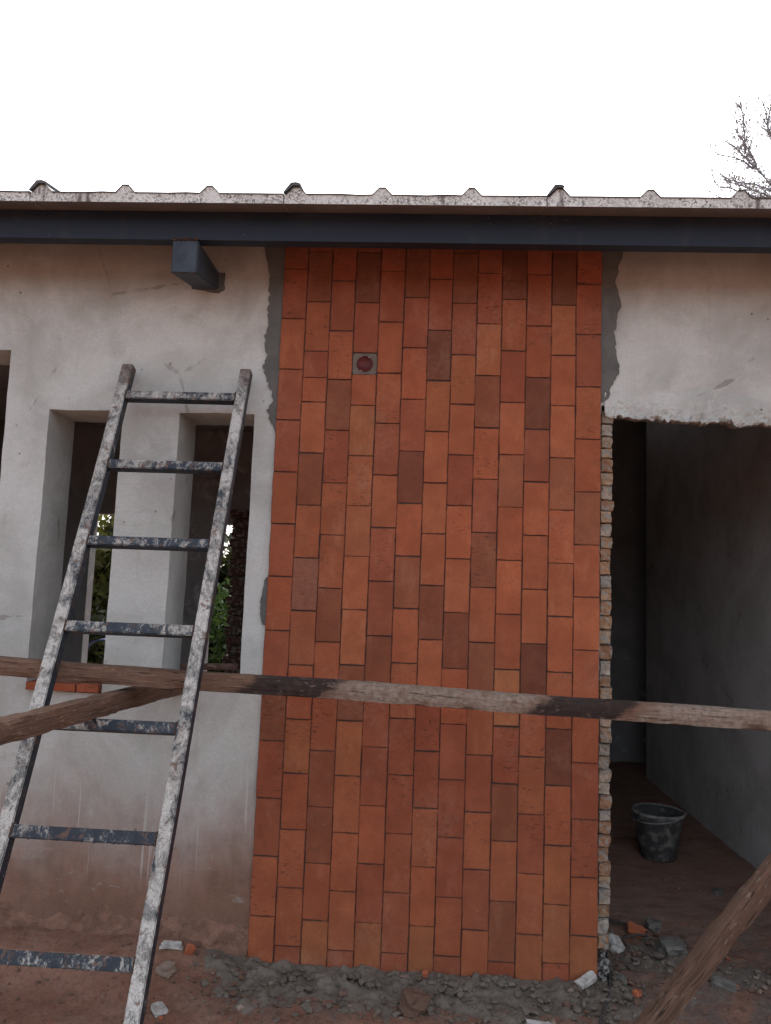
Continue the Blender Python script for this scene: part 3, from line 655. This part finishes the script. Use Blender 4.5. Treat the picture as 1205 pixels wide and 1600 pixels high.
# ------------------------------------------------------------------ ladder
lad = empty('ladder', (-1.02, 2.07, 0), 'paint-splattered steel ladder with seven rungs in view, leaning on the white wall', 'ladder')
LB, LD = Vector((0, 2.95, 2.2596)), Vector((0, -0.12097, -0.3106)); LS = LD.length; LU = -LD/LS       # rung i sits at LB + i*LD
LN = Vector((0, -LU.z, LU.y))                                   # front normal of the ladder plane
def lbox(name, x0, x1, s0, s1, d0, d1, mats, bev, amt):
    # box in the ladder's own frame: x across, s along the stile from rung 0 (up), d out towards the front
    bm = bmesh.new(); box_bm(bm, (x0, d0, s0), (x1, d1, s1), 0)
    if s1-s0 > 1:
        bmesh.ops.subdivide_edges(bm, edges=[e for e in bm.edges if abs(e.verts[0].co.z-e.verts[1].co.z) > 1], cuts=14)
    bmesh.ops.bevel(bm, geom=[e for e in bm.edges if len(e.link_faces) == 2 and e.calc_face_angle() > 0.5], offset=bev, segments=2, affect='EDGES')
    bm.normal_update()
    for f in bm.faces: f.material_index = 0 if f.normal.y > 0.7 else (2 if f.normal.z > 0.7 and len(mats) > 2 else 1)
    for v in bm.verts:
        x, d, s = v.co; j = 0.0022*nz(s, x, 3, 2.5)
        v.co = Vector((x + j, 0, 0)) + LB + LU*s + LN*(d + 0.0015*nz(s, x, 9, 4)) - Vector((-1.02, 2.07, 0)) - Vector((0, 0, 0))
    o = from_bm(name, bm, mats, lad); o.color = (amt, amt, amt, 1)
    return o
top = 0.155; bot = -(2.2596/0.3106)*LS
lbox('stile', -1.297, -1.250, bot, top, -0.022, 0.022, [M['lfront'], M['lside']], 0.003, 0.80)
lbox('stile', -0.790, -0.745, bot, top-0.012, -0.022, 0.022, [M['lfront'], M['lside']], 0.003, 0.88)
for i in range(8):
    a = (0.72, 0.55, 0.45, 0.45, 0.38, 0.36, 0.33, 0.3)[i]
    o = lbox('rung', -1.251, -0.789, -i*LS-0.019, -i*LS+0.019, -0.019, 0.0195, [M['lfront'], M['lside'], M['mudscab']], 0.003, a)
    V, F = [], []
    for xx in (-1.249, -0.791):
        for k in range(12):
            s = -0.019+0.038*k/11
            p = Vector((xx, 0, 0)) + LB + LU*(-i*LS+s) + LN*0.0195; blob(V, F, p - Vector((-1.02, 2.07, 0)), rnd.uniform(0.002, 0.0045), sub=1, seed=k+i*7+xx)
            p = Vector((xx, 0, 0)) + LB + LU*(-i*LS+0.019) + LN*(s); blob(V, F, p - Vector((-1.02, 2.07, 0)), rnd.uniform(0.002, 0.004), sub=1, seed=k+i*5+xx)
    tag(from_py('weld_bead', V, F, M['rust'], o), kind='stuff')
    if i >= 1:                                                  # water drops and dried spatter under the rung
        V, F = [], []
        for k in range(16):
            s = rnd.uniform(-1.24, -0.80); p = Vector((s, 0, 0)) + LB + LU*(-i*LS-0.0195) + LN*rnd.uniform(0.0, 0.018)
            blob(V, F, p - Vector((-1.02, 2.07, 0)), rnd.uniform(0.0015, 0.0035), sub=1, seed=k)
        q = from_py('paint_drip', V, F, M['lside'], o); q.color = (0.4, 0.4, 0.4, 1); tag(q, kind='stuff')

# ------------------------------------------------------------------ scaffold timbers
def timber(name, p0, p1, w, h, mat, label, up=Vector((0, 0, 1)), bow=0.006, seg=60, seed=0.0, group='rough scaffold timbers', taper=0.0):
    p0, p1 = Vector(p0), Vector(p1); L = (p1-p0).length; d = (p1-p0)/L
    side = up.cross(d).normalized(); upv = d.cross(side)        # local Y, local Z
    sec = [(-1, -1), (-0.33, -1.02), (0.33, -1.02), (1, -1), (1.02, -0.33), (1.02, 0.33), (1, 1), (0.33, 1.02), (-0.33, 1.02), (-1, 1), (-1.02, 0.33), (-1.02, -0.33)]
    V, F = [], []; nn = len(sec)
    for i in range(seg+1):
        x = L*i/seg; bz = bow*fb(x, seed, 0, 1.1, 3); by = bow*0.6*fb(x, seed+5, 0, 0.9, 3)
        hh = h*(1+0.06*fb(x, seed+9, 0, 2.2, 3)); ww = w*(1+0.06*fb(x, seed+3, 0, 2.0, 3))
        for k, (a, b) in enumerate(sec):
            corner = abs(a) > 0.9 and abs(b) > 0.9
            ch = (0.05 + 0.34*max(0, fb(x, seed+k*2.7, 0, 7.0, 4))) if corner else 0.0     # chipped, waney arrises
            r_ = 0.035*fb(x, seed+k*1.3, 1, 14, 4)
            V.append((x - (L/2), by + ww/2*a*(1-ch+r_), bz + hh/2*b*(1-ch+r_)))
    for i in range(seg):
        for k in range(nn): F.append((i*nn+k, i*nn+(k+1) % nn, (i+1)*nn+(k+1) % nn, (i+1)*nn+k))
    F.append(tuple(range(nn))[::-1]); F.append(tuple(seg*nn+k for k in range(nn)))
    o = from_py(name, V, F, mat)
    mw = Matrix((d, side, upv)).transposed().to_4x4(); mw.translation = (p0+p1)/2; o.matrix_world = mw
    return tag(o, label, 'timber', group)
timber('scaffold_rail', (-2.35, 2.638, 1.197), (2.35, 2.638, 1.076), 0.070, 0.064, M['wood_rail'], 'long horizontal timber rail crossing in front of the white wall, terracotta strip and doorway', seg=200, seed=1.0)
timber('scaffold_putlog', (-1.318, 0.85, 1.0755), (-0.992, 3.045, 1.0765), 0.058, 0.068, M['wood_putlog'], 'dark timber poking through the ladder and ending under the horizontal rail', seg=90, seed=11.0, bow=0.003)
timber('scaffold_brace', (0.298, 2.44, -0.36), (1.643, 2.44, 1.375), 0.052, 0.066, M['wood_brace'], 'slanting square timber brace rising in front of the doorway floor', seg=90, seed=23.0, bow=0.003, up=Vector((-0.8, 0, 0.6)))
o = timber('wood_offcut', (-0.86, 2.70, 1.196), (-0.66, 2.66, 1.206), 0.05, 0.022, M['wood_dark'], 'short dark wood offcut lying on the rail beside the ladder', seg=14, seed=31.0, bow=0.002, group=None)
V, F = [], []; tube_py(V, F, [(-1.30, 2.594, 1.175), (-1.302, 2.592, 1.13), (-1.309, 2.596, 1.09), (-1.312, 2.60, 1.062)], [0.0022]*4, 6)
tag(from_py('wire', V, F, M['rust'], smooth=True), 'thin rusty wire hanging down from the timber rail left of the dark timber', 'wire')

# ------------------------------------------------------------------ bucket
bk = empty('bucket', (1.437, 4.60, g_h(1.437, 4.6)+0.004), 'black plastic bucket caked with cement on the dirt floor inside the doorway', 'bucket')
lathe('body', [(0.001, 0.0), (0.098, 0.0), (0.101, 0.004), (0.118, 0.10), (0.134, 0.205), (0.1445, 0.252), (0.140, 0.252), (0.130, 0.20), (0.112, 0.10), (0.10, 0.07)], M['rubber'], bk, 44, wob=0.05)
lathe('rim', [(0.139, 0.248), (0.1475, 0.247), (0.1515, 0.252), (0.150, 0.262), (0.143, 0.265), (0.138, 0.259)], M['rim'], bk, 44, wob=0.05)
lathe('dried_mortar', [(0.113, 0.115), (0.08, 0.105), (0.001, 0.098)], M['rim'], bk, 30, wob=0.2)
V, F = [], []; tube_py(V, F, [(0.150*math.cos(a), -0.150*math.sin(a)*0.98-0.004, 0.245+0.035*math.sin(a)*-0.35+0.03*math.cos(a)) for a in [math.pi*k/18 for k in range(19)]], [0.0035]*19, 6)
from_py('handle', V, F, M['rim'], bk, True)
for s in (-1, 1): box('handle_lug', (s*0.147-0.008, -0.012, 0.215+0.03*s*0.6), (s*0.147+0.008, 0.012, 0.245+0.03*s*0.6), M['rubber'], bk, 0.003)

# ------------------------------------------------------------------ mortar heap, crumbs
def mort(x, y):
    a = sm(-0.98, -0.55, x)*sm(1.02, 0.70, x)*sm(2.60, 2.93, y + 0.05*nz(x, 0, 1, 4))
    b = 0.9*math.exp(-((x-1.02)/0.20)**2-((y-3.36)/0.17)**2) + 0.7*math.exp(-((x-1.40)/0.17)**2-((y-3.2)/0.15)**2)
    return max(a, b)
V, F = [], []; mx = axis([(-1.05, 1.75, 0.0085)]); my = axis([(2.56, 3.06, 0.0085), (3.06, 3.7, 0.014)])
for y in my:
    for x in mx:
        a = mort(x, y); lump = max(0, fb(x, y, 8, 15, 5)); cell = noise.noise(Vector((x*42, y*42, 2)))
        h = a*(0.020 + 0.026*sm(2.85, 3.05, y)*(1 if y < 3.1 else 0.35)) + a*0.024*lump + a*0.005*cell + a*0.005*fb(x, y, 1, 80, 2) - 0.017 + 0.010*fb(x, y, 2, 6, 3)
        V.append((x, y, g_h(x, y) + h))
n = len(mx); F = [(j*n+i, j*n+i+1, (j+1)*n+i+1, (j+1)*n+i) for j in range(len(my)-1) for i in range(n-1)]
tag(from_py('mortar_spill', V, F, M['heap'], smooth=True), 'damp grey mortar spilled along the foot of the terracotta strip', 'mortar', kind='stuff')
V, F, idx = [], [], []
r2 = random.Random(12); tries = 0; cnt = 0
while cnt < 1900 and tries < 40000:
    tries += 1; x = r2.uniform(-1.75, 1.7); y = r2.uniform(2.5, 3.75) if r2.random() < 0.9 else r2.uniform(3.3, 5.0)
    if 3.04 < y < 3.32 and x < 0.76: continue
    if y >= 3.04 and (x < 0.79 or x > 1.85): continue
    a = mort(x, y)
    if r2.random() > 0.16 + a: continue
    r_ = 0.003 + (0.006 + 0.009*min(1, a*1.5))*r2.random()**2.6; cnt += 1
    f0 = len(F); z_ = g_h(x, y) + (0.03*a*(sm(2.8, 3.0, y)) if y < 3.1 else 0.012*a) + r_*0.25
    blob(V, F, (x, y, z_), r_, (r2.uniform(0.7, 1.5), r2.uniform(0.7, 1.4), r2.uniform(0.4, 0.8)), 0.9, 1, r2.uniform(0, 90))
    mi = 0 if r2.random() < 0.08 + 0.85*a else (1 if r2.random() < 0.90 else (2 if r2.random() < 0.75 else 3))
    idx += [mi]*(len(F)-f0)
tag(from_py('rubble', V, F, [M['heap'], M['clod'], M['stone'], M['chip']], idx=idx), 'small crumbs of mortar, soil and brick strewn over the ground', 'rubble', kind='stuff')

# ------------------------------------------------------------------ single pieces lying on the ground
def piece(name, x, y, size, mat, label, cat, rot=(0, 0, 0), seed=0, lift=0.0, chunky=0.22):
    rr = random.Random(seed); bm = bmesh.new(); bmesh.ops.create_cube(bm, size=1.0)
    bmesh.ops.subdivide_edges(bm, edges=list(bm.edges), cuts=2, use_grid_fill=True)
    off = Vector((seed*1.7, seed*0.3, 0))
    for v in bm.verts:
        d = noise.noise_vector(v.co*1.5+off)*chunky + noise.noise_vector(v.co*4.5+off)*chunky*0.3
        sh = 1 - 0.10*(abs(v.co.x*v.co.y)*4)
        v.co = Vector(((v.co.x*sh+d.x)*size[0], (v.co.y*sh+d.y)*size[1], (v.co.z+d.z*0.8)*size[2]))
    o = from_bm(name, bm, mat); a = mort(x, y)
    base = g_h(x, y) + max(0.0, a*(0.022 + 0.026*sm(2.85, 3.05, y)*(1 if y < 3.1 else 0.35)) - 0.010)
    o.location = (x, y, base + size[2]*0.38 + lift); o.rotation_euler = [R(q) for q in rot]
    return tag(o, label, cat)
piece('brick_chip', -0.853, 2.985, (0.034, 0.03, 0.03), M['chip'], 'small orange brick chip on the grey mortar between ladder and terracotta strip', 'brick chip', (20, 15, 30), 1)
piece('plaster_flake', -0.925, 2.985, (0.075, 0.04, 0.010), M['white'], 'white flat plaster flake lying just left of the small orange chip', 'plaster flake', (18, 5, 15), 2)
piece('stone', -0.915, 2.90, (0.07, 0.05, 0.026), M['stone'], 'beige stone flake on the soil below the white plaster flake', 'stone', (12, -10, -25), 3)
piece('plaster_flake', -0.872, 2.715, (0.05, 0.06, 0.012), M['white'], 'pale plaster flake on the soil beside the lowest visible part of the ladder stile', 'plaster flake', (14, 8, 40), 4)
piece('stone', 0.022, 2.835, (0.085, 0.07, 0.062), M['clod'], 'brown lumpy stone on the mortar below the middle of the terracotta strip', 'stone', (0, 10, 35), 5)
piece('plaster_flake', 0.455, 2.782, (0.085, 0.05, 0.014), M['white'], 'bright white flake at the bottom edge below the terracotta strip', 'plaster flake', (10, 0, -12), 6)
piece('tile_shard', 0.672, 3.015, (0.085, 0.035, 0.016), M['white'], 'whitish shard leaning on the mortar at the lower right corner of the terracotta strip', 'shard', (20, -22, 25), 7, 0.012)
piece('mortar_chunk', 0.873, 3.40, (0.075, 0.06, 0.05), M['white'], 'white broken chunk at the foot of the toothed door jamb', 'mortar chunk', (20, 25, 20), 8)
piece('brick_chip', 1.012, 3.555, (0.072, 0.045, 0.032), M['chip'], 'orange brick fragment on the doorway floor right of the jamb', 'brick chip', (10, 12, -28), 9)
piece('mortar_lump', 1.102, 3.62, (0.065, 0.06, 0.045), M['grey'], 'rounded grey lump behind the orange brick fragment in the doorway', 'mortar lump', (0, 0, 10), 10, chunky=0.3)
piece('stone', 1.232, 3.14, (0.09, 0.045, 0.022), M['grey'], 'flat pale grey stone to the right of the slanting brace', 'stone', (12, 8, -12), 11)
piece('mortar_lump', 1.115, 3.40, (0.10, 0.085, 0.040), M['grey'], 'broad grey mortar lump in the doorway just left of the slanting brace', 'mortar lump', (5, 0, 20), 12, chunky=0.3)
piece('mortar_lump', 0.822, 3.10, (0.045, 0.04, 0.03), M['grey'], 'small grey lump on the ground in front of the door jamb', 'mortar lump', (0, 10, 50), 13, chunky=0.3)
piece('stone', 1.58, 4.10, (0.05, 0.045, 0.035), M['grey'], 'dark pebble on the corridor floor nearer than the bucket', 'stone', (0, 0, 15), 14)
piece('brick_chip', 0.862, 3.02, (0.032, 0.03, 0.018), M['chip'], 'reddish chip on the soil to the left of the slanting brace', 'brick chip', (0, 10, 60), 15)
piece('brick_chip', 0.060, 3.005, (0.022, 0.018, 0.014), M['chip'], 'tiny orange crumb on the mortar above the brown lumpy stone', 'brick chip', (15, 0, 20), 16)
for nm, pts, rad, lab, cat in (
    ('cable', [(0.79, 3.62), (0.86, 3.655), (0.94, 3.63), (1.0, 3.60), (1.05, 3.60)], 0.006, 'dark cable end passing behind the orange brick fragment', 'cable'),
    ('cable', [(0.77, 3.40), (0.84, 3.44), (0.92, 3.47), (1.0, 3.515), (1.06, 3.51)], 0.005, 'dark cable end running to the front of the orange brick fragment', 'cable'),
    ('rod', [(0.825, 3.33), (0.80, 3.20), (0.775, 3.08), (0.745, 2.98), (0.70, 2.87), (0.655, 2.76), (0.60, 2.62)], 0.0055, 'thin cement-speckled rod lying from the door jamb towards the viewer', 'rod')):
    V, F = [], []; P = []
    for (a, b), (c, d) in zip(pts, pts[1:]):
        for k in range(5): P.append((a+(c-a)*k/5, b+(d-b)*k/5))
    tube_py(V, F, [(x, y, g_h(x, y) + 0.012 + 0.012*mort(x, y) + rad*0.5) for x, y in P], [rad*(1+0.2*nz(i*0.7)) for i in range(len(P))], 7)
    tag(from_py(nm, V, F, M['cable'], smooth=True), lab, cat)

# ------------------------------------------------------------------ beyond the house
def leaf_cloud(V, F, pts_fn, count, size, rr):
    for _ in range(count):
        c = pts_fn(); s = size*rr.uniform(0.6, 1.3); a = Vector((rr.gauss(0, 1), rr.gauss(0, 1), rr.gauss(0, 1))).normalized(); b = a.cross(Vector((rr.gauss(0, 1), rr.gauss(0, 1), rr.gauss(0, 1)))).normalized()
        b0 = len(V); V += [tuple(c-a*s), tuple(c+b*s*0.42), tuple(c+a*s), tuple(c-b*s*0.42)]; F.append((b0, b0+1, b0+2, b0+3))
def shrub(name, x, y, w, h, mat, count, size, label, cat, seed, base=0.0):
    rr = random.Random(seed); root = empty(name, (x, y, 0), label, cat, 'plants behind the house')
    V, F = [], []; tips = []
    for k in range(9):
        p = Vector((rr.uniform(-w*0.25, w*0.25), rr.uniform(-0.2, 0.2), 0)); q = Vector((rr.uniform(-w, w)*0.9, rr.uniform(-0.4, 0.4), h*rr.uniform(0.5, 1.0)))
        mid = (p+q)/2 + Vector((0, 0, h*0.12)); tube_py(V, F, [p, mid, q], [0.022, 0.014, 0.006], 5)
        for t in range(7): tips.append(mid.lerp(q, t/6) if t % 2 else p.lerp(q, 0.25 + 0.1*t))
    from_py('stem', V, F, M['bark'], root)
    V, F = [], []
    def pt():
        c = rr.choice(tips); return c + Vector((rr.gauss(0, w*0.16), rr.gauss(0, 0.16), rr.gauss(0, h*0.08)))
    leaf_cloud(V, F, pt, count, size, rr); from_py('foliage', V, F, mat, root)
    return root
shrub('shrub', -4.0, 9.0, 0.9, 3.1, M['leaf2'], 7000, 0.075, 'yellow green shrub seen through the left window slot', 'shrub', 1)
shrub('shrub', -3.35, 8.2, 0.8, 1.3, M['leaf3'], 5000, 0.06, 'low dark shrub at the foot of the yellow green one', 'shrub', 2)
shrub('shrub', -2.3, 8.3, 0.75, 1.45, M['leaf'], 7000, 0.06, 'bright green bush seen low through the right window slot', 'shrub', 3)
shrub('shrub', -2.5, 10.2, 1.1, 3.2, M['leaf3'], 7000, 0.09, 'taller dark shrub behind the bright green bush', 'shrub', 4)
V, F = [], []
for k in range(9):
    a = math.pi*(0.15+0.6*k/8)
    for w_ in (-0.05, 0.05):
        for q in (0.0, 0.012): V.append((-0.19*math.cos(a), w_, (0.19-q)*math.sin(a)))
for k in range(8):
    a = k*4; b = a+4; F += [(a, a+2, b+2, b), (a+1, b+1, b+3, a+3), (a, b, b+1, a+1), (a+2, a+3, b+3, b+2)]
F += [(0, 1, 3, 2), (32, 34, 35, 33)]
o = from_py('fender', V, F, M['blue'], loc=(-2.62, 6.1, 0.82)); tag(o, 'curved blue shiny panel glimpsed low through the left window slot', 'panel')

tree = empty('tree', (7.3, 12.0, 0), 'nearly bare tree with tiny sparse leaves rising behind the right end of the roof', 'tree')
TO = Vector((7.3, 12.0, 0))
rt = random.Random(21)
mains = [
 [(7.1, 6.6), (6.4, 7.7), (5.61, 8.54), (5.48, 8.68), (5.38, 8.81), (5.23, 8.98), (5.03, 9.18), (4.9, 9.32)],
 [(5.38, 8.81), (5.29, 8.98), (5.2, 9.09), (5.08, 9.2), (5.02, 9.26), (4.98, 9.49), (4.89, 9.57)],
 [(5.42, 8.75), (5.29, 8.79), (5.15, 8.85), (5.0, 8.89), (4.81, 8.92), (4.68, 8.93), (4.57, 9.0), (4.52, 9.1)],
 [(6.6, 7.5), (5.95, 8.2), (5.61, 8.46), (5.42, 8.56), (5.25, 8.64), (5.08, 8.72), (4.9, 8.86)],
 [(6.9, 7.0), (6.1, 8.0), (5.61, 8.28), (5.41, 8.31), (5.22, 8.38), (4.99, 8.49), (4.84, 8.54), (4.75, 8.65)],
 [(6.9, 7.0), (6.1, 7.9), (5.61, 8.25), (5.3, 8.33), (5.1, 8.39), (4.92, 8.45), (4.78, 8.48)],
 [(5.2, 9.02), (5.16, 9.16), (5.14, 9.36), (5.1, 9.6), (5.03, 9.75)],
 [(6.8, 7.6), (6.1, 8.7), (5.62, 9.15), (5.49, 9.33), (5.48, 9.58), (5.49, 9.7)],
 [(6.7, 8.0), (6.0, 8.95), (5.62, 9.33), (5.53, 9.46), (5.54, 9.6)],
 [(5.3, 8.1), (4.95, 8.17), (4.78, 8.22), (4.71, 8.25), (4.63, 8.26), (4.48, 8.34)],
 [(6.6, 8.3), (6.2, 9.2), (5.9, 9.7), (5.75, 10.0)], [(7.1, 8.0), (7.3, 9.3), (7.4, 10.4)], [(7.2, 7.2), (8.2, 8.6), (8.9, 9.6)], [(7.2, 6.5), (8.4, 7.4), (9.4, 8.2)],
]
V, F = [], []
tube_py(V, F, [Vector((7.3, 12, -0.1))-TO, Vector((7.25, 12, 3))-TO, Vector((7.2, 12, 5.5))-TO, Vector((7.15, 12, 7.2))-TO, Vector((7.1, 12, 8.1))-TO], [0.22, 0.17, 0.13, 0.08, 0.04], 9)
from_py('trunk', V, F, M['bark'], tree, True)
rt = random.Random(5)
tw, lf = [], []
for mi, ml in enumerate(mains):
    V, F = [], []; dep = rt.uniform(-0.4, 0.4); n_ = len(ml)
    P = [Vector((x, 12 + dep*(i/(n_-1)) + rt.gauss(0, 0.02), z_)) - TO for i, (x, z_) in enumerate(ml)]
    L0 = 0.050 if ml[0][0] > 5.9 else 0.014
    rad = [max(0.011, 0.015 if P[i].x < -1.6 and L0 > 0.02 else L0*1.3*(1-0.7*i/(n_-1)))*(1-0.35*i/(n_-1)) for i in range(n_)]
    tube_py(V, F, P, rad, 5); from_py('branch', V, F, M['bark'], tree)
    for a, b in zip(P, P[1:]):
        m_ = max(1, int((b-a).length/0.045))
        for k in range(m_):
            p = a.lerp(b, (k+rt.random())/m_)
            dens = 0.7 if p.x+7.3 < 5.0 else 1.33
            lf.append(p + Vector((rt.gauss(0, 0.03), rt.gauss(0, 0.1), rt.gauss(0, 0.03))))
            for _ in range(2 if dens < 1 else 3):
                if rt.random() > dens*0.75: continue
                d = (b-a).normalized() + Vector((rt.gauss(0, 0.7), rt.gauss(0, 0.6), rt.gauss(0.12, 0.6))); d.normalize(); l_ = rt.uniform(0.10, 0.46)
                q = p + d*l_; mid = (p+q)/2 + Vector((rt.gauss(0, 0.012), 0, rt.gauss(0, 0.012))); tw.append((p, mid, q))
                for t in range(rt.randint(2, 4) if dens > 1 else rt.randint(1, 2)): lf.append(p.lerp(q, rt.uniform(0.25, 1.1)) + Vector((rt.gauss(0, 0.02), rt.gauss(0, 0.03), rt.gauss(0, 0.02))))
V, F = [], []
for p, mid, q in tw: tube_py(V, F, [p, mid, q], [0.0052, 0.0045, 0.0036], 4)
tag(from_py('twigs', V, F, M['bark'], tree), kind='stuff')
V, F = [], []; it = iter(lf); leaf_cloud(V, F, lambda: next(it), len(lf), 0.024, rt)
tag(from_py('leaves', V, F, M['budleaf'], tree), kind='stuff')
